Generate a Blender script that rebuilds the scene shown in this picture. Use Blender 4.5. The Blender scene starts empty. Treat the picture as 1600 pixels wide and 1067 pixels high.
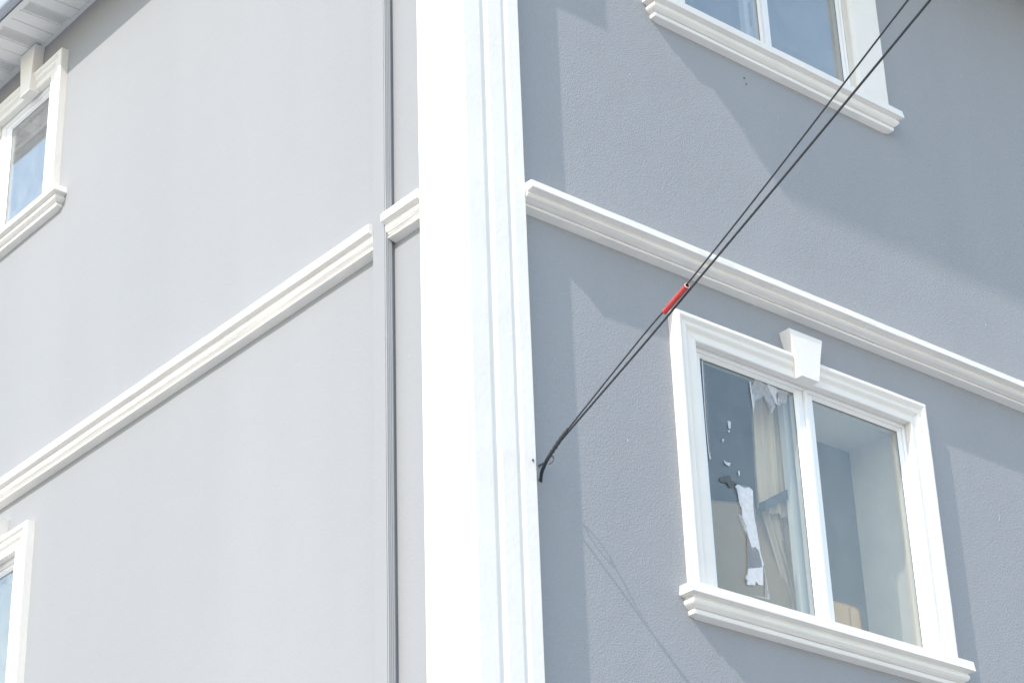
import bpy, bmesh, math, random
from mathutils import Vector, Matrix, noise

random.seed(7)
scene = bpy.context.scene
COL = scene.collection

# ------------------------------------------------------------------ camera
cam_d = bpy.data.cameras.new('camera')
cam = bpy.data.objects.new('camera', cam_d)
COL.objects.link(cam)
yaw, pit, roll = math.radians(49.40992), math.radians(27.50638), math.radians(-2.08208)
f = Vector((math.cos(pit)*math.cos(yaw), math.cos(pit)*math.sin(yaw), math.sin(pit)))
r = Vector((math.sin(yaw), -math.cos(yaw), 0)); u = r.cross(f)
cr, sr = math.cos(roll), math.sin(roll)
R0, U0 = r*cr + u*sr, u*cr - r*sr
cam.matrix_world = Matrix(((R0.x, U0.x, -f.x, -5.0244), (R0.y, U0.y, -f.y, -6.0974),
                           (R0.z, U0.z, -f.z, 1.6), (0, 0, 0, 1)))
cam_d.sensor_fit = 'HORIZONTAL'
cam_d.sensor_width = 36.0
cam_d.lens = 3501.91*36/1600
cam_d.clip_start = 0.05
cam_d.clip_end = 2000
scene.camera = cam

# ------------------------------------------------------------------ sun and sky
SUN = Vector((4.2, 1.0, -3.78)).normalized()          # the way the light travels
elev = math.asin(-SUN.z)
world = bpy.data.worlds.new('World')
scene.world = world
world.use_nodes = True
wn = world.node_tree
sky = wn.nodes.new('ShaderNodeTexSky')
sky.sky_type = 'NISHITA'
sky.sun_disc = False
sky.sun_elevation = elev
sky.sun_rotation = math.atan2(-SUN.x, -SUN.y)
sky.air_density = 2.4
sky.dust_density = 0.9
sky.ozone_density = 3.0
bg = wn.nodes['Background']
bg.inputs['Strength'].default_value = 0.15
tint = wn.nodes.new('ShaderNodeMix')                  # the camera's daylight balance, one tint for the whole sky
tint.data_type = 'RGBA'; tint.blend_type = 'MULTIPLY'
tint.inputs[0].default_value = 1.0
tint.inputs[7].default_value = (1.0, 0.985, 1.09, 1)
wn.links.new(sky.outputs[0], tint.inputs[6])
wn.links.new(tint.outputs[2], bg.inputs[0])
sun_d = bpy.data.lights.new('sun', 'SUN')
sun_d.energy = 2.0
sun_d.angle = math.radians(0.6)
sun_d.color = (1.0, 0.93, 0.83)
sun = bpy.data.objects.new('sun', sun_d)
sun.rotation_euler = SUN.to_track_quat('-Z', 'Y').to_euler()
sun.location = (-12, -4, 16)
COL.objects.link(sun)
scene.view_settings.view_transform = 'Standard'
scene.view_settings.look = 'None'
scene.view_settings.gamma = 1
scene.view_settings.use_curve_mapping = False
scene.view_settings.exposure = 1.10

# ------------------------------------------------------------------ materials
def mat(name, col, rough=0.6, spec=0.4, var=0.0, var_scale=3.0, bump=None, stretch=None, grime=None, metal=0.0):
    """Principled paint: base colour with a soft patchy variation, optional bumps [(scale, detail, distance, strength)]."""
    m = bpy.data.materials.new(name)
    m.use_nodes = True
    nt = m.node_tree
    N, L = nt.nodes, nt.links
    b = N['Principled BSDF']
    b.inputs['Base Color'].default_value = (*col, 1)
    b.inputs['Roughness'].default_value = rough
    b.inputs['Specular IOR Level'].default_value = spec
    b.inputs['Metallic'].default_value = metal
    geo = N.new('ShaderNodeNewGeometry')
    pos = geo.outputs['Position']
    last = None
    if var:
        mp = N.new('ShaderNodeMapping')
        mp.inputs['Scale'].default_value = stretch or (1, 1, 1)
        L.new(pos, mp.inputs[0])
        nz = N.new('ShaderNodeTexNoise')
        nz.inputs['Scale'].default_value = var_scale
        nz.inputs['Detail'].default_value = 6
        L.new(mp.outputs[0], nz.inputs['Vector'])
        mr = N.new('ShaderNodeMapRange')
        mr.inputs[1].default_value = 0.3; mr.inputs[2].default_value = 0.7
        mr.inputs[3].default_value = 1-var; mr.inputs[4].default_value = 1+var
        L.new(nz.outputs[0], mr.inputs[0])
        mx = N.new('ShaderNodeMix'); mx.data_type = 'RGBA'; mx.blend_type = 'MULTIPLY'
        mx.inputs[0].default_value = 1
        mx.inputs[6].default_value = (*col, 1)
        L.new(mr.outputs[0], mx.inputs[7])
        last = mx.outputs[2]
        if grime:
            gcol, gs, lo, hi, amt = grime
            g = N.new('ShaderNodeTexNoise')
            g.inputs['Scale'].default_value = gs; g.inputs['Detail'].default_value = 8
            g.inputs['Roughness'].default_value = 0.7
            L.new(mp.outputs[0], g.inputs['Vector'])
            gr = N.new('ShaderNodeMapRange')
            gr.inputs[1].default_value = lo; gr.inputs[2].default_value = hi
            gr.inputs[3].default_value = 0; gr.inputs[4].default_value = amt
            L.new(g.outputs[0], gr.inputs[0])
            gm = N.new('ShaderNodeMix'); gm.data_type = 'RGBA'
            L.new(gr.outputs[0], gm.inputs[0])
            L.new(last, gm.inputs[6])
            gm.inputs[7].default_value = (*gcol, 1)
            last = gm.outputs[2]
        L.new(last, b.inputs['Base Color'])
    prev = None
    for s, det, dist, st in (bump or []):
        if det < 0:                                     # rounded grains of a textured render
            nb = N.new('ShaderNodeTexVoronoi'); nb.feature = 'SMOOTH_F1'
            nb.inputs['Smoothness'].default_value = 0.6
            nb.inputs['Scale'].default_value = s
        else:
            nb = N.new('ShaderNodeTexNoise')
            nb.inputs['Scale'].default_value = s; nb.inputs['Detail'].default_value = det
            nb.inputs['Roughness'].default_value = 0.55
        L.new(pos, nb.inputs['Vector'])
        bp = N.new('ShaderNodeBump')
        bp.inputs['Strength'].default_value = st; bp.inputs['Distance'].default_value = dist
        L.new(nb.outputs[0], bp.inputs['Height'])
        if prev: L.new(prev, bp.inputs['Normal'])
        prev = bp.outputs[0]
    if prev: L.new(prev, b.inputs['Normal'])
    return m

M = {}
M['stucco'] = mat('grey_stucco', (0.314, 0.326, 0.351), 0.75, 0.25, 0.045, 1.2,
                  [(140, -1, 0.0026, 0.5), (215, 2, 0.0030, 0.5), (30, 4, 0.003, 0.15), (4, 3, 0.014, 0.3)], (1, 1, 0.25), ((0.42, 0.43, 0.44), 40, 0.70, 0.80, 0.35))
M['stucco_fine'] = mat('fine_grey_stucco', (0.297, 0.306, 0.322), 0.75, 0.25, 0.035, 1.0,
                  [(90, 3, 0.004, 0.24), (28, 4, 0.004, 0.14), (4, 3, 0.014, 0.25)], (1, 1, 0.16), ((0.42, 0.43, 0.44), 40, 0.70, 0.80, 0.35))
M['smooth'] = mat('grey_smooth_render', (0.314, 0.322, 0.346), 0.6, 0.3, 0.02, 2, [(25, 3, 0.003, 0.15)], (1, 1, 0.2))
M['trim'] = mat('white_trim_paint', (0.775, 0.755, 0.722), 0.62, 0.3, 0.025, 6,
                [(38, 4, 0.004, 0.35), (180, 2, 0.001, 0.25)], None, ((0.45, 0.44, 0.41), 26, 0.66, 0.82, 0.45))
M['upvc'] = mat('white_plastic', (0.80, 0.81, 0.82), 0.28, 0.5, 0.015, 4, None, None, ((0.5, 0.5, 0.48), 18, 0.62, 0.8, 0.25))
M['seal'] = mat('grey_gasket', (0.12, 0.12, 0.125), 0.7)
M['soffit'] = mat('white_vinyl', (0.74, 0.735, 0.72), 0.4, 0.4, 0.03, 5, None, None, ((0.4, 0.39, 0.36), 10, 0.6, 0.8, 0.3))
M['vent_shade'] = mat('painted_attic_shade', (0.03, 0.03, 0.035), 0.9)
M['gutter'] = mat('grey_blue_aluminium', (0.36, 0.40, 0.46), 0.35, 0.5, 0.03, 5)
M['roof'] = mat('dark_shingle', (0.06, 0.06, 0.065), 0.9, 0.2, 0.2, 8, [(30, 4, 0.01, 0.6)])
M['duct'] = mat('grey_duct_plastic', (0.40, 0.412, 0.43), 0.45, 0.4, 0.04, 4, None, (1, 1, 0.3), ((0.32, 0.33, 0.34), 14, 0.6, 0.75, 0.4))
M['cable'] = mat('black_cable_sheath', (0.035, 0.038, 0.042), 0.45, 0.5, 0.15, 30)
M['grey_cable'] = mat('grey_cable_sheath', (0.11, 0.115, 0.125), 0.5, 0.4, 0.1, 20)
M['tape'] = mat('dark_tape', (0.045, 0.05, 0.052), 0.6, 0.4, 0.2, 60, [(200, 2, 0.002, 0.5)])
M['steel'] = mat('dull_steel', (0.22, 0.23, 0.235), 0.5, 0.5, 0.2, 60, None, None, None, 0.6)
M['red'] = mat('red_plastic', (0.50, 0.055, 0.05), 0.45, 0.4, 0.12, 40, None, None, ((0.62, 0.35, 0.33), 60, 0.6, 0.75, 0.5))
M['rim'] = mat('pale_cut_plastic', (0.68, 0.50, 0.48), 0.6)
M['plaster'] = mat('white_plaster', (0.74, 0.685, 0.63), 0.8, 0.2, 0.03, 3, [(15, 4, 0.004, 0.2)])
M['room'] = mat('interior_wall', (0.48, 0.47, 0.46), 0.8, 0.2, 0.06, 2)
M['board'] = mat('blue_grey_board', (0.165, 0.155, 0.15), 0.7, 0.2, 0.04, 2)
M['curtain'] = mat('beige_cloth', (0.72, 0.58, 0.43), 0.85, 0.15, 0.06, 5, [(300, 2, 0.001, 0.3)])
M['strap'] = mat('dark_cloth', (0.10, 0.11, 0.11), 0.85, 0.1, 0.1, 20)
M['card'] = mat('brown_cardboard', (0.48, 0.33, 0.19), 0.85, 0.15, 0.06, 6, [(60, 2, 0.001, 0.2)], (1, 1, 0.3))
M['card2'] = mat('tan_cardboard', (0.74, 0.45, 0.22), 0.85, 0.15, 0.06, 8, [(40, 3, 0.002, 0.3)])
M['concrete'] = mat('pale_concrete', (0.37, 0.365, 0.36), 0.85, 0.2, 0.1, 1.5, [(60, 4, 0.004, 0.4)])
M['asphalt'] = mat('bleached_concrete_road', (0.35, 0.345, 0.34), 0.9, 0.2, 0.15, 3, [(150, 3, 0.004, 0.5)])
M['ground'] = mat('dry_ground', (0.32, 0.315, 0.30), 0.95, 0.1, 0.2, 0.4, [(20, 4, 0.02, 0.4)])
M['chip'] = mat('chipped_white', (0.62, 0.63, 0.63), 0.8)
M['pit'] = mat('dark_pit', (0.11, 0.115, 0.12), 0.9)

def glass_mat(name, f0, dust_haze):
    m = bpy.data.materials.new(name)
    m.use_nodes = True
    nt = m.node_tree; N, L = nt.nodes, nt.links
    N.remove(N['Principled BSDF'])
    out = N['Material Output']
    tr = N.new('ShaderNodeBsdfTransparent'); tr.inputs[0].default_value = (0.93, 0.95, 0.94, 1)
    gl = N.new('ShaderNodeBsdfGlossy'); gl.inputs['Roughness'].default_value = 0.01
    gl.inputs[0].default_value = (1, 1, 1, 1)
    geo = N.new('ShaderNodeNewGeometry')
    def math_node(op, a, b=None):
        n = N.new('ShaderNodeMath'); n.operation = op
        for i, v in enumerate((a, b)):
            if v is None: continue
            if isinstance(v, (int, float)): n.inputs[i].default_value = v
            else: L.new(v, n.inputs[i])
        return n
    dot = N.new('ShaderNodeVectorMath'); dot.operation = 'DOT_PRODUCT'
    L.new(geo.outputs['Incoming'], dot.inputs[0]); L.new(geo.outputs['Normal'], dot.inputs[1])
    c5 = math_node('POWER', math_node('SUBTRACT', 1.0, math_node('ABSOLUTE', dot.outputs['Value']).outputs[0]).outputs[0], 5.0)
    fr = math_node('MULTIPLY_ADD', c5.outputs[0], 1-f0)          # Schlick, the same from either side of the pane
    fr.inputs[2].default_value = f0
    wob = N.new('ShaderNodeTexNoise'); wob.inputs['Scale'].default_value = 3.0; wob.inputs['Detail'].default_value = 1
    L.new(geo.outputs['Position'], wob.inputs['Vector'])
    bp = N.new('ShaderNodeBump'); bp.inputs['Strength'].default_value = 0.06; bp.inputs['Distance'].default_value = 0.01
    L.new(wob.outputs[0], bp.inputs['Height']); L.new(bp.outputs[0], gl.inputs['Normal'])
    a = N.new('ShaderNodeMixShader')
    L.new(fr.outputs[0], a.inputs[0]); L.new(tr.outputs[0], a.inputs[1]); L.new(gl.outputs[0], a.inputs[2])
    df = N.new('ShaderNodeBsdfDiffuse'); df.inputs[0].default_value = (0.7, 0.72, 0.74, 1)      # dusty film, thickened on some panes to paint in pale reflected sky
    nz = N.new('ShaderNodeTexNoise'); nz.inputs['Scale'].default_value = 7; nz.inputs['Detail'].default_value = 7
    nz.inputs['Roughness'].default_value = 0.65
    L.new(geo.outputs['Position'], nz.inputs['Vector'])
    mr = N.new('ShaderNodeMapRange')
    mr.inputs[1].default_value = 0.3; mr.inputs[2].default_value = 0.75; mr.inputs[3].default_value = dust_haze*0.4; mr.inputs[4].default_value = dust_haze*1.3
    L.new(nz.outputs[0], mr.inputs[0])
    c = N.new('ShaderNodeMixShader')
    L.new(mr.outputs[0], c.inputs[0]); L.new(a.outputs[0], c.inputs[1]); L.new(df.outputs[0], c.inputs[2])
    L.new(c.outputs[0], out.inputs[0])
    return m
M['glass'] = glass_mat('window_glass', 0.085, 0.05)
M['coated_glass'] = glass_mat('coated_window_glass', 0.19, 0.12)  # heavier white haze here imitates a pale sky reflection

def film_mat(name, col, clear):
    m = bpy.data.materials.new(name)
    m.use_nodes = True
    nt = m.node_tree; N, L = nt.nodes, nt.links
    b = N['Principled BSDF']
    b.inputs['Base Color'].default_value = (*col, 1); b.inputs['Roughness'].default_value = 0.5
    tr = N.new('ShaderNodeBsdfTransparent')
    geo = N.new('ShaderNodeNewGeometry')
    nz = N.new('ShaderNodeTexNoise'); nz.inputs['Scale'].default_value = 45; nz.inputs['Detail'].default_value = 5
    L.new(geo.outputs['Position'], nz.inputs['Vector'])
    mr = N.new('ShaderNodeMapRange')
    mr.inputs[1].default_value = 0.35; mr.inputs[2].default_value = 0.7
    mr.inputs[3].default_value = max(0, clear-0.08); mr.inputs[4].default_value = min(1, clear+0.08)
    L.new(nz.outputs[0], mr.inputs[0])
    mx = N.new('ShaderNodeMixShader')
    L.new(mr.outputs[0], mx.inputs[0]); L.new(b.outputs[0], mx.inputs[1]); L.new(tr.outputs[0], mx.inputs[2])
    L.new(mx.outputs[0], N['Material Output'].inputs[0])
    return m
M['film'] = film_mat('white_film', (0.66, 0.69, 0.74), 0.30)
M['film_thin'] = film_mat('thin_film', (0.55, 0.58, 0.63), 0.62)
M['film_gap'] = film_mat('dark_film_gap', (0.10, 0.12, 0.13), 0.18)

# ------------------------------------------------------------------ helpers
def obj(name, bm, m, parent=None, smooth=None, kind=None, label=None, weld=True):
    """Link a bmesh as ONE mesh object."""
    if weld:
        bmesh.ops.remove_doubles(bm, verts=bm.verts, dist=1e-5)
    bmesh.ops.recalc_face_normals(bm, faces=bm.faces)
    me = bpy.data.meshes.new(name)
    bm.to_mesh(me); bm.free()
    me.materials.append(m)
    if smooth is not None:
        me.shade_smooth()
        me.set_sharp_from_angle(angle=math.radians(smooth))
    o = bpy.data.objects.new(name, me)
    COL.objects.link(o)
    if parent: o.parent = parent
    if kind: o['kind'] = kind
    if label: o['label'] = label
    return o

def tag(o, label, cat, group=None):
    o['label'] = label; o['category'] = cat
    if group: o['group'] = group
    return o

def empty(name, loc=(0, 0, 0)):
    o = bpy.data.objects.new(name, None)
    o.empty_display_size = 0.2
    o.location = loc
    COL.objects.link(o)
    return o

def box(bm, lo, hi, fn=lambda *c: c):
    vs = [bm.verts.new(fn(*(hi[i] if k >> i & 1 else lo[i] for i in range(3)))) for k in range(8)]
    for q in ((0, 1, 3, 2), (4, 6, 7, 5), (0, 4, 5, 1), (2, 3, 7, 6), (0, 2, 6, 4), (1, 5, 7, 3)):
        bm.faces.new([vs[i] for i in q])

def face(bm, pts):
    return bm.faces.new([bm.verts.new(p) for p in pts])

RIGHT = lambda uu, p, z: (uu, -p, z)         # wall in the plane y = 0, along +x; p = how far proud of the wall
LEFT = lambda uu, p, z: (-p, uu, z)          # wall in the plane x = 0, along +y

def rounded(pts, rad=0.004, n=2):
    """Ease the inner corners of an open profile."""
    out = [pts[0]]
    for a, b, c in zip(pts, pts[1:], pts[2:]):
        a, b, c = Vector(a), Vector(b), Vector(c)
        la, lc = (a-b).length, (c-b).length
        if la < 1e-6 or lc < 1e-6: continue
        d = min(rad, la*0.4, lc*0.4)
        s, e = b+(a-b)/la*d, b+(c-b)/lc*d
        for i in range(n+1):
            t = i/n
            out.append(tuple((1-t)**2*s + 2*t*(1-t)*b + t*t*e))
    out.append(pts[-1])
    return out

def wobble(v, amp, seed):
    return noise.noise(Vector((v*2.3, seed, 0.3)))*amp + noise.noise(Vector((v*9.1, seed, 4.1)))*amp*0.55 + noise.noise(Vector((v*31.0, seed, 9.1)))*amp*0.3

def loft(bm, rings, cap=True, closed=False):
    vr = [[bm.verts.new(p) for p in rg] for rg in rings]
    n = len(vr[0])
    for a, b in zip(vr, vr[1:]):
        for i in range(n if closed else n-1):
            j = (i+1) % n
            bm.faces.new((a[i], a[j], b[j], b[i]))
    if cap:
        for rg in (vr[0], vr[-1]):
            try: bm.faces.new(rg)
            except ValueError: pass

def run(bm, fn, prof, u0, u1, amp=0.0016, step=0.045, skew0=0.0, skew1=0.0, seed=0.0):
    """A straight moulding: profile [(p, z)] drawn along u; ends may be cut askew by skew * p."""
    n = max(1, int((u1-u0)/step))
    rings = []
    for k in range(n+1):
        t = k/n
        rg = []
        for i, (p, z) in enumerate(prof):
            uu = u0+(u1-u0)*t + (1-t)*skew0*p + t*skew1*p
            q = 1 if 0 < i < len(prof)-1 else 0
            rg.append(fn(uu, p+q*wobble(uu, amp, i*3.7+seed), z+q*wobble(uu, amp, i*5.3+seed+40)))
        rings.append(rg)
    loft(bm, rings)

def sill_mesh(fn, prof, u0, u1, seed):
    """A sill whose profile returns to the wall at both ends."""
    bm = bmesh.new()
    rings = []
    n = max(2, int((u1-u0)/0.05))
    for i, (p, z) in enumerate(prof):
        rg = [fn(u0-p, -0.001 if p < 0.001 else 0.0, z)]
        for k in range(n+1):
            uu = u0-p+(u1-u0+2*p)*k/n
            q = 1 if 0 < i < len(prof)-1 else 0
            rg.append(fn(uu, p+q*wobble(uu, 0.0016, i*2.9+seed), z+q*wobble(uu, 0.0016, i*4.1+seed+9)))
        rg.append(fn(u1+p, 0.0, z))
        rings.append(rg)
    loft(bm, rings, cap=False)
    return bm

def tube_mesh(bm, pts, rad, n=10, cap=True):
    pts = [Vector(p) for p in pts]
    rads = rad if isinstance(rad, (list, tuple)) else [rad]*len(pts)
    rings = []
    prev = None
    for i, p in enumerate(pts):
        t = (pts[min(i+1, len(pts)-1)]-pts[max(i-1, 0)]).normalized()
        if prev is None:
            a = t.orthogonal().normalized()
        else:
            a = (prev-t*prev.dot(t)).normalized()
        prev = a
        b = t.cross(a)
        rings.append([p+(a*math.cos(2*math.pi*k/n)+b*math.sin(2*math.pi*k/n))*rads[i] for k in range(n)])
    loft(bm, rings, cap=cap, closed=True)

def smooth_path(pts, per=8):
    P = [Vector(p) for p in pts]
    out = []
    for i in range(len(P)-1):
        p0, p1, p2, p3 = P[max(i-1, 0)], P[i], P[i+1], P[min(i+2, len(P)-1)]
        for k in range(per):
            t = k/per
            out.append(0.5*((2*p1)+(p2-p0)*t+(2*p0-5*p1+4*p2-p3)*t*t+(3*p1-p0-3*p2+p3)*t**3))
    out.append(P[-1])
    return out

# ------------------------------------------------------------------ ground
bm = bmesh.new(); face(bm, [(-900, -900, 0), (900, -900, 0), (900, 900, 0), (-900, 900, 0)])
obj('ground', bm, M['ground'], kind='structure')
bm = bmesh.new(); box(bm, (-2.2, -2.4, 0.0), (40, 0.0, 0.13)); box(bm, (-2.2, 0.001, 0.0), (-0.002, 40, 0.13))
obj('pavement', bm, M['concrete'], kind='structure', weld=False)
bm = bmesh.new(); face(bm, [(-60, -9.5, 0.004), (60, -9.5, 0.004), (60, -2.42, 0.004), (-60, -2.42, 0.004)])
obj('road', bm, M['asphalt'], kind='structure')

# ------------------------------------------------------------------ house
house = empty('house')
tag(house, 'grey stucco corner house with white corner pilaster, string courses and window surrounds', 'house')
ZS = 9.319                                              # underside of the eaves
# window openings (u0, u1, z0, z1)
LR = (1.235, 2.650, 4.92, 6.10)
UR = (1.345, 2.562, 7.885, 9.07)
UL = (3.745, 4.415, 8.155, 9.03)
LL = (3.745, 4.415, 4.92, 6.085)

def wall_mesh(fn, u0, u1, z0, z1, holes):
    bm = bmesh.new()
    us = sorted({u0, u1, *[h[0] for h in holes], *[h[1] for h in holes]})
    zs = sorted({z0, z1, *[h[2] for h in holes], *[h[3] for h in holes]})
    for a, b in zip(us, us[1:]):
        for c, d in zip(zs, zs[1:]):
            mu, mz = (a+b)/2, (c+d)/2
            if any(h[0] < mu < h[1] and h[2] < mz < h[3] for h in holes): continue
            face(bm, [fn(a, 0, c), fn(b, 0, c), fn(b, 0, d), fn(a, 0, d)])
    bmesh.ops.remove_doubles(bm, verts=bm.verts, dist=1e-5)
    for h in holes:                                     # masonry reveals
        d = -0.02
        for q in (((h[0], h[2]), (h[0], h[3])), ((h[1], h[2]), (h[1], h[3])), ((h[0], h[2]), (h[1], h[2])), ((h[0], h[3]), (h[1], h[3]))):
            face(bm, [fn(q[0][0], 0, q[0][1]), fn(q[1][0], 0, q[1][1]), fn(q[1][0], d, q[1][1]), fn(q[0][0], d, q[0][1])])
    return bm
obj('wall', wall_mesh(RIGHT, 0, 9.0, 0, 9.6, [LR, UR]), M['stucco'], house, label='right hand street wall of grey textured stucco, half in shade')
obj('wall', wall_mesh(LEFT, 0, 9.0, 0, 9.6, [UL, LL]), M['stucco_fine'], house, label='sunlit side wall of pale grey stucco')
bm = bmesh.new(); box(bm, (8.9, 0.001, 0), (9.0, 9.0, 9.6)); obj('wall', bm, M['stucco'], house)
bm = bmesh.new(); box(bm, (0.001, 8.9, 0), (8.899, 9.0, 9.6)); obj('wall', bm, M['stucco'], house)

# small scars in the paint, far too small to pick apart
bm = bmesh.new()
def scar(fn, uu, z, pts, s=1.0):
    for lift in (0.0018,):
        face(bm, [fn(uu+a*s, lift, z+b*s) for a, b in pts])
cres = [(0, .02), (.006, .012), (.008, 0), (.006, -.012), (0, -.018), (.003, -.006), (.003, .006)]
scar(RIGHT, 3.245, 5.76, cres, 0.9); scar(RIGHT, 3.36, 6.85, cres, 0.8)
for i in range(14):
    uu, z = random.uniform(0.6, 4.1), random.uniform(4.6, 9.0)
    if any(h[0]-.2 < uu < h[1]+.2 and h[2]-.2 < z < h[3]+.4 for h in (LR, UR)): continue
    scar(RIGHT, uu, z, [(random.uniform(.6, 1)*math.cos(a)*.004, random.uniform(.6, 1)*math.sin(a)*.006) for a in (0, 1, 2.1, 3.2, 4.2, 5.2)])
for i in range(14):
    uu, z = random.uniform(0.3, 4.5), random.uniform(4.6, 9.0)
    if any(h[0]-.2 < uu < h[1]+.2 and h[2]-.2 < z < h[3]+.4 for h in (UL, LL)): continue
    scar(LEFT, uu, z, [(random.uniform(.5, 1)*math.cos(a)*.0026, random.uniform(.5, 1)*math.sin(a)*.0036) for a in (0, 1, 2.1, 3.2, 4.2, 5.2)])
obj('paint_chips', bm, M['chip'], house, kind='stuff', weld=False)
bm = bmesh.new()
scar(RIGHT, 1.735, 7.985-0.3, [(.006*math.cos(a), .006*math.sin(a)) for a in (0, 1, 2, 3, 4, 5)])
scar(RIGHT, 1.745, 7.955-0.3, [(.005*math.cos(a), .006*math.sin(a)) for a in (0, 1, 2, 3, 4, 5)])
scar(LEFT, 0.62, 6.42, [(.006*math.cos(a), .008*math.sin(a)) for a in (0, 1, 2, 3, 4, 5)])
scar(LEFT, 0.60, 5.52, [(.004*math.cos(a), .006*math.sin(a)) for a in (0, 1, 2, 3, 4, 5)])
scar(lambda a, p, z: (a, -0.07-p, z), 0.225, 5.235, [(.006*math.cos(a), .007*math.sin(a)) for a in (0, 1, 2, 3, 4, 5)])
obj('paint_pits', bm, M['pit'], house, kind='stuff', weld=False)

# corner pilaster: an L in plan, two grooves on the street face
plan = [(0.245, 0.0), (0.245, -0.07), (0.177, -0.07), (0.160, -0.0625), (0.146, -0.07), (0.066, -0.07), (0.044, -0.0615), (0.026, -0.07),
        (-0.07, -0.07), (-0.07, 0.25), (0.0, 0.25)]
bm = bmesh.new()
rings = []
nz = 150
for k in range(nz+1):
    z = 9.3*k/nz
    rings.append([(x+(wobble(z, 0.0012, i*2.1) if 0 < i < len(plan)-1 else 0), y+(wobble(z*.6, 0.0006, 50) if 0 < i < len(plan)-1 else 0), z) for i, (x, y) in enumerate(rounded(plan, 0.004, 1))])
loft(bm, rings, cap=False)
pil = obj('corner_pilaster', bm, M['trim'], house, 8, label='broad white pilaster wrapping the corner, grooved on its street face')
bm = bmesh.new()
for z0, z1, e, c in ((8.00, 8.08, 0.03, 0.11), (8.081, 8.32, 0.04, 0.133)):
    rg = [(0.245+e, 0.0), (0.245+e, -c), (-c, -c), (-c, 0.25+e), (0.0, 0.25+e), (0.0, 0.0)]
    loft(bm, [[(x, y, z) for x, y in rg] for z in (z0, z1)], closed=True)
obj('capital', bm, M['trim'], pil, weld=False)

# string courses
def band_prof(zb, top=.112, ht=.104):
    e = ht-.104
    pr = [(0, ht), (top-.002, ht-.007), (top, .064+e*.6), (top*.70, .057+e*.6)]
    sc = top/.112
    for k in range(9):                                  # bulging middle member
        t = k/8
        pr.append(((.078-.030*t+.015*math.sin(math.pi*t))*sc, .054-.030*t+e*.6*(1-t)))
    pr += [(.036, .0225), (.038, .0205), (.043, .0195), (.042, .010), (0, 0)]
    return [(p, zb+z) for p, z in rounded(pr, 0.0016, 1)]
bm = bmesh.new(); run(bm, RIGHT, band_prof(6.415), 0.2465, 9.1, seed=1.0, skew0=0.0)
obj('string_course', bm, M['trim'], house, 22, label='white moulded band across the shaded street wall')
bm = bmesh.new(); run(bm, LEFT, band_prof(6.397, .080, .127), 0.5955, 9.1, seed=2.0)
obj('string_course', bm, M['trim'], house, 22, label='long white moulded band across the sunlit side wall')
bm = bmesh.new(); run(bm, LEFT, band_prof(6.405, .080, .127), 0.2515, 0.5055, amp=0.003, step=0.03, seed=3.0)
obj('string_course', bm, M['trim'], house, 22, label='short rough stub of white band between duct and corner pilaster')

# ------------------------------------------------------------------ windows
def jamb_prof(w):
    pr = [(0, 0), (0, .047), (.19*w, .049), (.34*w, .032), (.50*w, .036), (.66*w, .018), (w, .021), (w, -.019)]
    return rounded(pr, 0.0035, 1)

def flat_prof(w):
    pr = [(0, 0), (0, .043), (.9*w, .036), (w, .020), (w, -.019)]
    return rounded(pr, 0.004, 1)

def mitre(fn, fixed, prof, a, b, axis, wa=None, wb=None, seed=0.0):
    """One piece of a window surround. fixed = coordinate of the outer edge, prof = [(inset, p)], signed inset direction in prof via sgn."""
    bm = bmesh.new()
    n = max(2, int(abs(b-a)/0.045))
    rings = []
    wmax = prof[-1][0]
    for k in range(n+1):
        t = k/n
        rg = []
        for i, (s, p) in enumerate(prof):
            la = a+(wa*s/wmax if wa else 0); lb = b-(wb*s/wmax if wb else 0)
            l = la+(lb-la)*t
            q = 1 if 0 < i < len(prof)-1 else 0
            ds = q*wobble(l, 0.0014, seed+i*3.1); dp = q*wobble(l, 0.0014, seed+i*2.3+20)
            if axis == 'head': rg.append(fn(l, p+dp, fixed-s+ds))
            elif axis == 'left': rg.append(fn(fixed+s+ds, p+dp, l))
            else: rg.append(fn(fixed-s+ds, p+dp, l))
        rings.append(rg)
    loft(bm, rings)
    return bm

def ring(fn, r, w, p0, p1, bev=0.006):
    """Rectangular frame r=(u0,u1,z0,z1), side widths w=(l,r,b,t), front p0, back p1, with an eased inner edge."""
    bm = bmesh.new()
    u0, u1, z0, z1 = r; l, rr, b, t = w
    def loop(dl, dr, db, dt, p):
        return [fn(u0+dl, p, z0+db), fn(u1-dr, p, z0+db), fn(u1-dr, p, z1-dt), fn(u0+dl, p, z1-dt)]
    e = 0.003
    loops = [loop(0, 0, 0, 0, p1), loop(0, 0, 0, 0, p0-e), loop(e, e, e, e, p0),
             loop(max(l-bev, .4*l), max(rr-bev, .4*rr), max(b-bev, .4*b), max(t-bev, .4*t), p0), loop(l, rr, b, t, p0-bev*1.2), loop(l, rr, b, t, p1)]
    vr = [[bm.verts.new(p) for p in q] for q in loops]
    for a, c in zip(vr, vr[1:]+vr[:1]):
        for i in range(4):
            j = (i+1) % 4
            bm.faces.new((a[i], a[j], c[j], c[i]))
    return bm

def sill_prof(zt, zb):
    h = zt-zb
    k = h/.13
    pr = [(0.0, zt+.004), (.077, zt), (.082, zt-.044*k), (.055, zt-.051*k)]
    for q in range(9):
        t = q/8
        pr.append((.054-.014*t+.013*math.sin(math.pi*t), zt-(.054+.042*t)*k))
    pr += [(.032, zt-.0975*k), (.033, zt-.0995*k), (.038, zt-.1005*k), (.037, zt-.120*k), (0.0, zb)]
    return rounded(pr, 0.0016, 1)

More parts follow.
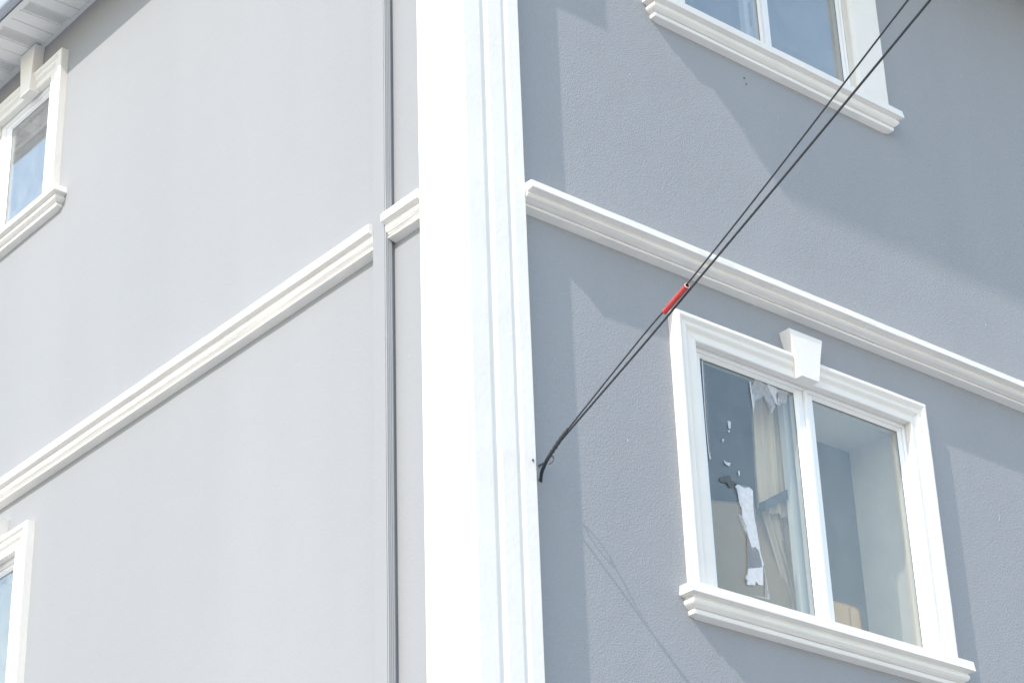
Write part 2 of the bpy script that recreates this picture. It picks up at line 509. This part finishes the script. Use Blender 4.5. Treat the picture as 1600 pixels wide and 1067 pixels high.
def window(label, fn, hole, outer, sill, frame_w, sashes, mullion=None, keystone=None, flat=False, seed=0.0, glass='coated_glass'):
    u0, u1, z0, z1 = hole
    o0, o1, ztop = outer
    win = obj('window', ring(fn, (u0-.008, u1+.008, z0-.03, z1+.008), tuple(a+.008 for a in frame_w), -0.0205, -0.085), M['upvc'], house, 12, label=label)
    pf = flat_prof if flat else jamb_prof
    wl, wr, wt = u0-o0+.004, o1-u1+.004, ztop-z1+.004
    zb = z0+0.001
    obj('surround_head', mitre(fn, ztop, pf(wt), o0, o1, 'head', wl, wr, seed), M['trim'], win, 9)
    obj('surround_jamb', mitre(fn, o0, pf(wl), zb, ztop, 'left', None, wt, seed+7), M['trim'], win, 9)
    obj('surround_jamb', mitre(fn, o1, pf(wr), zb, ztop, 'right', None, wt, seed+13), M['trim'], win, 9)
    s0, s1, zt, zbm = sill
    sl = obj('sill', sill_mesh(fn, sill_prof(zt, zbm), s0, s1, seed+3), M['trim'], win, 22)
    bm = bmesh.new(); box(bm, (u0-.006, -0.0195, z0-.03), (u1+.006, -0.001, z0+.0015), fn)
    obj('sill_back', bm, M['trim'], win)
    if mullion:
        a, b = mullion
        bm = bmesh.new(); box(bm, (a, -0.08, z0), (b, -0.018, z1-frame_w[3]+.001), fn)
        obj('mullion', bm, M['upvc'], win)
    for (r, w) in sashes:
        obj('sash', ring(fn, r, w, -0.030, -0.072, 0.012), M['upvc'], win, 12)
        g = (r[0]+w[0], r[1]-w[1], r[2]+w[2], r[3]-w[3])
        obj('glazing_seal', ring(fn, (g[0]-.004, g[1]+.004, g[2]-.004, g[3]+.004), (.0065, .0065, .0065, .0065), -0.0435, -0.046, 0.001), M['seal'], win)
        bm = bmesh.new(); box(bm, (g[0]-.003, -0.049, g[2]-.003), (g[1]+.003, -0.045, g[3]+.003), fn)
        obj('pane', bm, M[glass], win)
    if keystone:
        t0, t1, b0, b1, kt, kb = keystone
        bm = bmesh.new()
        top = [(t0, -.0005, kt), (t0, .062, kt), (t1, .062, kt), (t1, -.0005, kt)]
        bot = [(b0, -.0005, kb), (b0, .062, kb), (b1, .062, kb), (b1, -.0005, kb)]
        n = 8
        rings = []
        for k in range(n+1):
            t = k/n
            rg = []
            for i, (a, b) in enumerate(zip(top, bot)):
                q = 1 if i in (1, 2) else 0
                z = a[2]+(b[2]-a[2])*t
                rg.append(fn(a[0]+(b[0]-a[0])*t+wobble(z, .003, seed+i), a[1]+q*wobble(z, .002, seed+i+30), z))
            rings.append(rg)
        loft(bm, rings, closed=True)
        ed = [e for e in bm.edges if len(e.link_faces) == 2 and e.calc_face_angle(0) > 0.6]
        bmesh.ops.bevel(bm, geom=ed, offset=0.004, segments=2, profile=0.5, affect='EDGES')
        obj('keystone', bm, M['trim'], win, 18)
    return win

w_lr = window('two light white window with peeling film on its left pane', RIGHT, LR, (1.098, 2.740, 6.205), (1.130, 2.726, 4.92, 4.79),
              (.05, .018, .05, .022),
              [((1.285, 1.957, 4.94, 6.078), (.032, .048, .03, .018)), ((1.975, 2.632, 4.94, 6.078), (.055, .022, .03, .018))],
              (1.957, 1.975), (1.806, 2.022, 1.862, 1.975, 6.318, 6.094), seed=1.0, glass='glass')
w_ur = window('upper white window with plain surround, reflecting blue sky', RIGHT, UR, (1.148, 2.768, 9.19), (1.160, 2.746, 7.885, 7.76),
              (.02, .012, .06, .03),
              [((1.365, 1.940, 7.905, 9.04), (.025, .012, .04, .03)), ((1.955, 2.550, 7.905, 9.04), (.050, .014, .04, .03))],
              (1.940, 1.955), (1.85, 2.07, 1.90, 2.01, 9.305, 9.06), flat=True, seed=20.0)
w_ul = window('upper side window tucked under the eaves', LEFT, UL, (3.590, 4.570, 9.125), (3.575, 4.585, 8.155, 8.04),
              (.05, .05, .05, .03), [((3.795, 4.365, 8.175, 9.0), (.065, .055, .04, .03))], None, (3.89, 4.07, 3.925, 4.035, 9.312, 9.01), seed=40.0)
w_ll = window('lower side window cut off by the edge of the view', LEFT, LL, (3.590, 4.570, 6.19), (3.575, 4.585, 4.92, 4.79),
              (.05, .05, .05, .03), [((3.795, 4.365, 4.94, 6.055), (.065, .055, .04, .03))], None, (3.88, 4.08, 3.925, 4.035, 6.30, 6.075), seed=60.0)

# rooms behind the glass: closed shells standing inside the walls
def shell(name, plan, z0, z1, m, parent, ceil=None):
    bm = bmesh.new()
    for a, b in zip(plan, plan[1:]):
        face(bm, [(*a, z0), (*b, z0), (*b, z1), (*a, z1)])
    face(bm, [(*p, z0) for p in plan]); face(bm, [(*p, z1) for p in plan])
    return obj(name, bm, m, parent)
# right light of the lower window: shallow plastered niche closed by a board
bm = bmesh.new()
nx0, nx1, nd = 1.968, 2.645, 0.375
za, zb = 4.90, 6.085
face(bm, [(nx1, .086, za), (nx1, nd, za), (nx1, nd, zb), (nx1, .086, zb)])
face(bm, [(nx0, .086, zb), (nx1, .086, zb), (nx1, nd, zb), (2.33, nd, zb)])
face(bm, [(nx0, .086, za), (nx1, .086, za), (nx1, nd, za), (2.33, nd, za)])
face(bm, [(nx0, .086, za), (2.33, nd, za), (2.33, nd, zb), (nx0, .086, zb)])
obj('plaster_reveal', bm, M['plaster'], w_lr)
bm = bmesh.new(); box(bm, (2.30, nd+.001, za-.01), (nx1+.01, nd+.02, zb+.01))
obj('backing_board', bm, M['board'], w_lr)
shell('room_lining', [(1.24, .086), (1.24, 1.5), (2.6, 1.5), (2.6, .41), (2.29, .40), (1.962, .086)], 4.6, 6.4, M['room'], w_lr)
shell('room_lining', [(1.35, .086), (1.30, 2.2), (3.2, 2.2), (2.556, .086)], 7.6, 9.2, M['room'], w_ur)
bm = bmesh.new()                                                    # inner sliding leaf seen through the left pane
box(bm, (1.895, .10, 7.9), (1.965, .135, 9.05))
obj('inner_leaf', bm, M['upvc'], w_ur)
bm = bmesh.new(); box(bm, (1.925, .092, 8.13), (1.934, .0995, 8.27))
obj('handle_slot', bm, M['seal'], w_ur)
bm = bmesh.new(); box(bm, (1.895, .10, 4.93), (1.945, .135, 6.08))
obj('inner_leaf', bm, M['upvc'], w_lr)
for w, z0, z1 in ((w_ul, 8.1, 9.1), (w_ll, 4.9, 6.15)):
    shell('room_lining', [(.086, 3.76), (1.8, 3.70), (1.8, 5.3), (.42, 5.3), (.42, 4.42), (.086, 4.40)], z0-.2, z1+.1, M['room'], w)
    bm = bmesh.new(); box(bm, (.09, 4.36, z0), (.40, 4.395, z1))
    obj('plaster_reveal', bm, M['plaster'], w)

# torn remains of a film stuck on the left pane of the lower window
FILM = dict(
main=[(1.4676,5.4966),(1.4985,5.4998),(1.5327,5.4916),(1.5607,5.5056),(1.5842,5.4945),(1.5777,5.4079),(1.5793,5.361),(1.5872,5.3158),(1.5935,5.2571),(1.5959,5.2176),(1.6026,5.186),(1.6107,5.158),(1.6034,5.1411),(1.5961,5.0579),(1.5695,5.0532),(1.5537,5.066),(1.5425,5.0439),(1.5255,5.0466),(1.5073,5.0379),(1.4946,5.0396),(1.5027,5.0578),(1.4892,5.0677),(1.5069,5.0946),(1.5088,5.1115),(1.5269,5.1189),(1.5325,5.1445),(1.5449,5.1395),(1.5524,5.1294),(1.5971,5.1397),(1.6008,5.1557),(1.5926,5.1903),(1.587,5.2169),(1.5719,5.2219),(1.5686,5.2311),(1.5633,5.2232),(1.5454,5.219),(1.5347,5.2397),(1.5293,5.2684),(1.5189,5.2926),(1.5258,5.3143),(1.5032,5.3456),(1.5037,5.3894),(1.4915,5.4133),(1.4882,5.4463),(1.4868,5.473)],
c1=[(1.4622,5.7953),(1.4827,5.7978),(1.4775,5.7644),(1.4663,5.7581),(1.4635,5.7701)],
c2=[(1.4569,5.7459),(1.4714,5.7531),(1.4667,5.739)],
c3=[(1.4168,5.6936),(1.432,5.7009),(1.4214,5.6772)],
c4=[(1.4209,5.5971),(1.4321,5.5894),(1.4589,5.5927),(1.4506,5.5755),(1.433,5.5752),(1.4212,5.5846)],
c5=[(1.502,5.5683),(1.5121,5.5647),(1.5083,5.5449),(1.502,5.5464)],
topb=[(1.74,6.0573),(1.7946,6.0533),(1.8101,6.0412),(1.7903,6.0189),(1.8133,5.9989),(1.7967,5.9677),(1.7809,5.9764),(1.7711,6.0001),(1.7525,6.0212)],
streak=[(1.6244,6.0367),(1.6344,6.0363),(1.6344,5.9935),(1.6451,5.9638),(1.6447,5.9244),(1.6322,5.8883),(1.63,5.9268),(1.626,5.978)],
edge=[(1.6105,5.1414),(1.6151,5.1293),(1.6289,5.0043),(1.6239,4.9986),(1.5976,4.9974),(1.5369,4.9957),(1.5371,4.9977),(1.6,5.0025),(1.6202,5.0043)],
line=[(1.3285,6.0407),(1.3332,6.0551),(1.3444,6.0600),(1.3974,6.0602),(1.344,6.057),(1.3361,6.0521),(1.3282,5.7642),(1.3313,5.6138),(1.3397,5.5798),(1.3312,5.5738),(1.3256,5.6123),(1.3233,5.7628)],
wisp=[(1.4765,5.3558),(1.5002,5.3583),(1.5258,5.3143),(1.5396,5.2442),(1.5633,5.2232),(1.5451,5.2163),(1.5277,5.2547),(1.51,5.2904)],
top=[(1.6605,6.0585),(1.7107,6.0567),(1.7523,6.0543),(1.7822,6.0554),(1.8114,6.0515),(1.8761,6.057),(1.8549,5.9909),(1.8292,5.9903),(1.8003,5.9621),(1.7844,5.9708),(1.7775,5.9491),(1.7472,5.9076),(1.7345,5.9074),(1.7557,5.9429),(1.7494,5.9608),(1.7171,5.9713),(1.7152,5.9906),(1.6471,5.9447),(1.6326,5.9996)],
dark=[(1.3807,5.4965),(1.4,5.515),(1.4495,5.5314),(1.4559,5.5092),(1.4993,5.5068),(1.461,5.4766),(1.4386,5.4708),(1.4275,5.4883),(1.3882,5.4849)])
for k, pts in FILM.items():
    bm = bmesh.new()
    y = 0.0432 if k in ('top', 'wisp') else 0.0424
    vs = [bm.verts.new((x, y, z)) for x, z in pts]
    bm.faces.new(vs)
    bmesh.ops.triangulate(bm, faces=bm.faces[:])
    ex = bmesh.ops.extrude_face_region(bm, geom=bm.faces[:])
    for g in ex['geom']:
        if isinstance(g, bmesh.types.BMVert): g.co.y += 0.0006
    m = M['film_gap'] if k == 'dark' else M['film_thin'] if k in ('top', 'wisp', 'edge') else M['film']  # the dark piece paints the dim interior where film is missing
    obj('film_scrap_or_gap', bm, m, w_lr, label='dark patch painted for a gap in the film' if k == 'dark' else 'torn white scrap of film on the glass' if k in ('main', 'topb') else None)

# ------------------------------------------------------------------ roof and eaves
bm = bmesh.new()
E0, E1 = -0.31, -0.51
c0 = [(E0, E1), (9.3, E1), (9.3, 9.3), (E0, 9.3)]
rg0 = [(x, y, ZS+.02) for x, y in c0]; rg1 = [(x, y, ZS+.17) for x, y in c0]
vb = [bm.verts.new(p) for p in rg0]; vt = [bm.verts.new(p) for p in rg1]
for i in range(4):
    j = (i+1) % 4
    bm.faces.new((vb[i], vb[j], vt[j], vt[i]))
bm.faces.new(vb)
ap = bm.verts.new((4.5, 4.4, 11.2))
for i in range(4): bm.faces.new((vt[i], vt[(i+1) % 4], ap))
roof = obj('roof', bm, M['roof'], house)
# soffit boards over the sunlit wall: two plain, one vented, and so on
STEP = 0.1012
Y0 = 3.552
def soffit_prof():
    return [(0.0, 0.007), (0.006, 0.007), (0.010, 0.0), (STEP-.0015, 0.0), (STEP, 0.007)]
bm = bmesh.new()
loft(bm, [[(x, dy, dz) for dy, dz in soffit_prof()] for x in (-0.296, -0.018)], cap=False)
plain = obj('soffit_panel', bm, M['soffit'], roof)
bm = bmesh.new()
X0, X1 = -0.296, -0.018
# vented board: real holes in rows
ny, nx = 8, 26
ya, yb = 0.014, STEP-.010
def sheet(x0, x1, y0, y1): face(bm, [(x0, y0, 0), (x1, y0, 0), (x1, y1, 0), (x0, y1, 0)])
loft(bm, [[(x, dy, dz) for dy, dz in ((0, .007), (.006, .007), (.010, 0), (ya, 0))] for x in (X0, X1)], cap=False)
loft(bm, [[(x, dy, dz) for dy, dz in ((yb, 0), (STEP-.0015, 0), (STEP, .007))] for x in (X0, X1)], cap=False)
xm0, xm1 = X0+.012, X1-.012
sheet(X0, xm0, ya, yb); sheet(xm1, X1, ya, yb)
cx, cy = (xm1-xm0)/nx, (yb-ya)/ny
for i in range(nx):
    for j in range(ny):
        x, y = xm0+i*cx, ya+j*cy
        h0 = [(x+cx*(.5+.46*math.cos(a)), y+cy*(.5+.46*math.sin(a)), 0) for a in [math.pi/4+k*math.pi/2 for k in range(4)]]
        h1 = [(p[0], p[1], .004) for p in h0]
        o4 = [(x+cx, y+cy, 0), (x, y+cy, 0), (x, y, 0), (x+cx, y, 0)]
        a = [bm.verts.new(p) for p in o4]; b = [bm.verts.new(p) for p in h0]; c = [bm.verts.new(p) for p in h1]
        for k in range(4):
            l = (k+1) % 4
            bm.faces.new((a[k], a[l], b[l], b[k])); bm.faces.new((b[k], b[l], c[l], c[k]))
vent = obj('vented_soffit_panel', bm, M['soffit'], roof, label='soffit board punched with small round vent holes')
vent.location = (0, Y0, ZS)
plain.location = (0, Y0-STEP, ZS)
for k in range(-35, 56):
    if k in (0, -1): continue
    src = vent if k % 3 == 0 else plain
    c = src.copy(); COL.objects.link(c); c.parent = roof
    c.location = (0, Y0+k*STEP, ZS)
ys0, ys1 = Y0-35*STEP, Y0+56*STEP
bm = bmesh.new(); box(bm, (-0.298, ys0, ZS+.0075), (-.001, ys1, ZS+.018))  # near-black slab painting in the shade above the vent holes
obj('vent_shade_slab', bm, M['vent_shade'], roof)
bm = bmesh.new(); box(bm, (-0.296, -0.49, ZS), (-.018, ys0-.001, ZS+.006)); obj('soffit', bm, M['soffit'], roof)
bm = bmesh.new(); box(bm, (-0.296, ys1+.001, ZS), (-.018, 9.2, ZS+.006)); obj('soffit', bm, M['soffit'], roof)
bm = bmesh.new(); box(bm, (-.017, -0.49, ZS), (9.2, -.018, ZS+.006)); obj('soffit', bm, M['soffit'], roof)
bm = bmesh.new(); box(bm, (-0.0175, 0.001, ZS-.012), (-.001, 9.2, ZS+.006)); box(bm, (-0.024, 0.001, ZS-.012), (-.0176, 9.2, ZS-.009))
obj('wall_channel', bm, M['soffit'], roof, weld=False)
bm = bmesh.new()
box(bm, (-0.325, -0.52, ZS-.006), (-.297, 9.3, ZS+.16)); obj('fascia', bm, M['soffit'], roof)
bm = bmesh.new(); box(bm, (-.296, -0.52, ZS-.006), (9.3, -0.491, ZS+.16)); obj('fascia', bm, M['soffit'], roof)
# gutters: ogee trough, open on top
gp = [(0.006, .13), (0.006, .012), (.014, 0), (.058, -.004), (.070, .012), (.074, .05), (.088, .075), (.094, .105), (.094, .128), (.086, .128), (.086, .108), (.066, .052), (.060, .016), (.016, .012), (.012, .13)]
gp = rounded(gp, .004, 1)
bm = bmesh.new(); loft(bm, [[(-.326-a, y, ZS-.012+b-.017*max(0, 3.4-y)) for a, b in gp] for y in (-0.515, 2, 3.4, 9.3)], closed=True)
obj('gutter', bm, M['gutter'], roof, 30)
bm = bmesh.new(); loft(bm, [[(x, -.522-a, ZS-.012+b) for a, b in gp] for x in (-0.50, 2, 5, 9.3)], closed=True)
obj('gutter', bm, M['gutter'], roof, 30)

# ------------------------------------------------------------------ square duct on the sunlit wall
duct = empty('wall_duct', (0, 0.55, 0.13))
tag(duct, 'slim painted square duct running up the sunlit wall beside the corner pilaster', 'duct')
def duct_len(pr, z0, z1, amp=.0012):
    bm = bmesh.new()
    n = max(3, int((z1-z0)/.15))
    loft(bm, [[LEFT(a+(wobble(z, amp, 8) if p > .001 else 0)-.55, p+(wobble(z, amp, 18) if p > .001 else 0), z-.13) for a, p in pr] for z in [z0+(z1-z0)*k/n for k in range(n+1)]])
    return bm
front = rounded([(.594, 0), (.594, .057), (.510, .057), (.510, .0535), (.520, .0535), (.520, 0)], .003, 1)
ribs = [(.5205, .0530), (.509, .0530)]
for q in range(4):
    a = .0522-q*.0088
    ribs += [(.5075, a), (.5075, a-.0052), (.5102, a-.0062), (.5102, a-.0078)]
ribs += [(.509, .0165), (.5205, .0165)]
for z0, z1 in ((.13, 5.935), (5.9353, 9.30)):
    obj('front_channel', duct_len(front, z0, z1), M['stucco_fine'], duct, 20)
    obj('ribbed_side', duct_len(ribs, z0, z1), M['duct'], duct, 20, label='ribbed grey plastic side strip of the duct')
# ------------------------------------------------------------------ service cables
A1 = [(0.322, 0.004, 5.198), (0.297, -0.032, 5.216), (0.279, -0.069, 5.228), (0.262, -0.110, 5.239), (0.246, -0.156, 5.247), (0.232, -0.200, 5.254), (0.195, -0.327, 5.272), (0.029, -0.905, 5.348), (-0.025, -1.103, 5.371),
      (-0.068, -1.265, 5.389), (-0.234, -1.837, 5.466), (-0.492, -2.697, 5.590), (-0.514, -2.771, 5.600), (-1.17, -4.98, 5.93), (-4.0, -14.5, 7.6)]
A2 = [(0.329, 0.004, 5.194), (0.304, -0.032, 5.211), (0.286, -0.069, 5.223), (0.269, -0.110, 5.234), (0.252, -0.156, 5.243), (0.236, -0.204, 5.251), (0.200, -0.330, 5.266), (0.037, -0.939, 5.336), (-0.088, -1.389, 5.390), (-0.259, -2.007, 5.466),
      (-0.471, -2.763, 5.561), (-0.492, -2.837, 5.571), (-1.12, -5.08, 5.87), (-4.0, -14.5, 7.45)]
bm = bmesh.new(); tube_mesh(bm, smooth_path(A1), 0.0032, 8)
tag(obj('overhead_cable', bm, M['cable'], None, 60), 'upper thinner black cable that runs through the red sleeve', 'cable', 'service cables strung to the corner of the house')
bm = bmesh.new(); tube_mesh(bm, smooth_path(A2), 0.0041, 8)
tag(obj('overhead_cable', bm, M['cable'], None, 60), 'lower thicker black cable passing bare beneath the red sleeve', 'cable', 'service cables strung to the corner of the house')
# red sleeve hanging on the upper cable
p, q = Vector((-0.025, -1.103, 5.371)), Vector((-0.070, -1.270, 5.3895))
ax = (q-p).normalized()
toc = (Vector((-5.0244, -6.0974, 1.6))-p).normalized()
down = (Vector((0, 0, -1))-ax*ax.dot(Vector((0, 0, -1)))).normalized()
off = down*0.0062+ax.cross(down)*0.0
slv = empty('cable_sleeve', p+off)
tag(slv, 'short red plastic sleeve threaded on the upper black cable', 'sleeve')
def hollow(bm, a, b, ro, ri, n=16):
    a, b = Vector(a), Vector(b)
    t = (b-a).normalized(); e = t.orthogonal().normalized(); g = t.cross(e)
    rgs = []
    for c, rr in ((a, ri), (a, ro), (a+(b-a)*.5, ro), (b, ro), (b, ri)):
        rgs.append([c+(e*math.cos(2*math.pi*k/n)+g*math.sin(2*math.pi*k/n))*rr for k in range(n)])
    rgs.append(rgs[0])
    loft(bm, rgs, cap=False, closed=True)
bm = bmesh.new(); hollow(bm, (0, 0, 0), (q-p)*0.985, .0103, .0080)
obj('tube', bm, M['red'], slv, 40)
bm = bmesh.new(); hollow(bm, (q-p)*0.9855, (q-p)*1.0, .0104, .0079)
obj('cut_rim', bm, M['rim'], slv, 40)
# anchor: eye bolt, wedge clamp and wrapped tape
anc = empty('cable_anchor', (0.30, 0, 5.22))
tag(anc, 'dark taped clamp and eye bolt fixing both cables beside the white pilaster', 'cable anchor')
def rel(pts): return [Vector(x)-Vector((0.30, 0, 5.22)) for x in pts]
bm = bmesh.new()
tape = smooth_path(rel([(0.2495, -.156, 5.245), (0.234, -.202, 5.2525), (0.2185, -.250, 5.2605), (0.203, -.305, 5.268)]), 6)
tube_mesh(bm, tape, [.0085+.0012*math.sin(k*1.7)+(-.002 if k in (0, len(tape)-1) else 0) for k in range(len(tape))], 10)
tube_mesh(bm, [p+Vector((0, 0, .009)) for p in tape[9:19]], .003, 6)
obj('tape_wrap', bm, M['tape'], anc, 50, weld=False)
bm = bmesh.new()
tube_mesh(bm, smooth_path(rel([(0.325, .003, 5.196), (0.300, -.032, 5.214), (0.282, -.069, 5.226), (0.2655, -.110, 5.237), (0.249, -.156, 5.245)]), 4), .0055, 8)
obj('guy_grip', bm, M['cable'], anc, 50)
bm = bmesh.new()
tube_mesh(bm, rel([(0.318, .0, 5.262), (0.318, -.055, 5.262)]), .005, 8)
cy_, cz_ = -.072, 5.262
tube_mesh(bm, rel([(0.318+.004*math.sin(a), cy_+.017*math.cos(a), cz_+.017*math.sin(a)) for a in [2*math.pi*k/14 for k in range(15)]]), .0035, 6)
obj('eye_bolt', bm, M['steel'], anc, 50, weld=False)
bm = bmesh.new()
tube_mesh(bm, smooth_path(rel([(0.318, -.086, 5.262), (0.300, -.105, 5.262), (0.278, -.122, 5.25), (0.268, -.14, 5.242)]), 4), .003, 6)
obj('bail_wire', bm, M['steel'], anc, 50)

# ------------------------------------------------------------------ things behind the lower window
cur = empty('curtain', (1.97, .16, 4.95))
tag(cur, 'beige pleated curtain behind the right side of the filmed pane', 'curtain')
O = Vector((1.97, .16, 4.95))
def cloth(z0, z1, xl, seed, amp=.012, back=0.0):
    bm = bmesh.new()
    nx, nz = 60, 24
    rings = []
    for k in range(nz+1):
        z = z0+(z1-z0)*k/nz
        l = xl(z)
        rg = []
        for i in range(nx+1):
            t = i/nx
            s = l-.10+(2.02-l+.10)*t
            w = amp*math.sin(t*26+seed+.6*math.sin(z*3))+.006*math.sin(t*61+z*2)
            rg.append((s-O.x, .16+w+back-O.y, z-O.z))
        rings.append(rg)
    loft(bm, rings, cap=False)
    return bm
obj('upper_drop', cloth(5.49, 6.36, lambda z: 1.830+max(0, z-5.66)*.055, 0), M['curtain'], cur, 80)
obj('lower_drop', cloth(4.72, 5.53, lambda z: 1.888+max(0, 5.53-z)*.30, 2, .010, .035), M['curtain'], cur, 80)
bm = bmesh.new()
loft(bm, [[(x-O.x, y-O.y, zz-O.z) for (y, zz) in ((.122, z), (.122, z+.045), (.19, z+.048), (.19, z))] for x, z in ((1.742, 5.468), (1.85, 5.535), (2.02, 5.640))], closed=True)
obj('tie_back', bm, M['strap'], cur)
bxo = empty('cardboard_box', (1.60, .50, 4.62))
tag(bxo, 'large brown cardboard box standing behind the filmed pane', 'box')
bxo.rotation_euler = (0, 0, math.radians(-24))
bm = bmesh.new(); box(bm, (-.22, -.16, 0), (.42, .26, .93))
bmesh.ops.bevel(bm, geom=bm.edges[:], offset=.006, segments=1, affect='EDGES')
obj('carton', bm, M['card'], bxo)
bm = bmesh.new(); box(bm, (-.215, -.155, .931), (.10, .255, .936)); obj('flap', bm, M['card'], bxo)
bm = bmesh.new(); box(bm, (.105, -.155, .931), (.415, .255, .936)); obj('flap', bm, M['card'], bxo)
# crumpled tan cardboard on the niche floor
cb = empty('cardboard_wrap', (2.23, .17, 4.902))
tag(cb, 'creased tan cardboard packet standing at the foot of the clear right pane', 'packet')
bm = bmesh.new()
prof = [(-.16, 0), (-.16, .232), (-.10, .236), (-.02, .238), (.064, .236), (.076, .228), (.080, .214), (.084, .10), (.088, 0)]
rings = []
for y, b in ((-.03, 0), (-.034, .6), (.0, 1), (.04, .4)):
    rings.append([(x, y+.006*math.sin(x*60)*b, z) for x, z in prof])
loft(bm, rings, closed=True)
obj('packet_body', bm, M['card2'], cb, 25)
for dx, dz, rot in ((.012, .0, -.1),):
    bm = bmesh.new()
    tube_mesh(bm, [(dx, -.0335, .02), (dx+.03*rot, -.0375, .11), (dx+.08*rot+.01, -.0355, .225)], .0022, 5)
    obj('crease', bm, M['card'], cb)
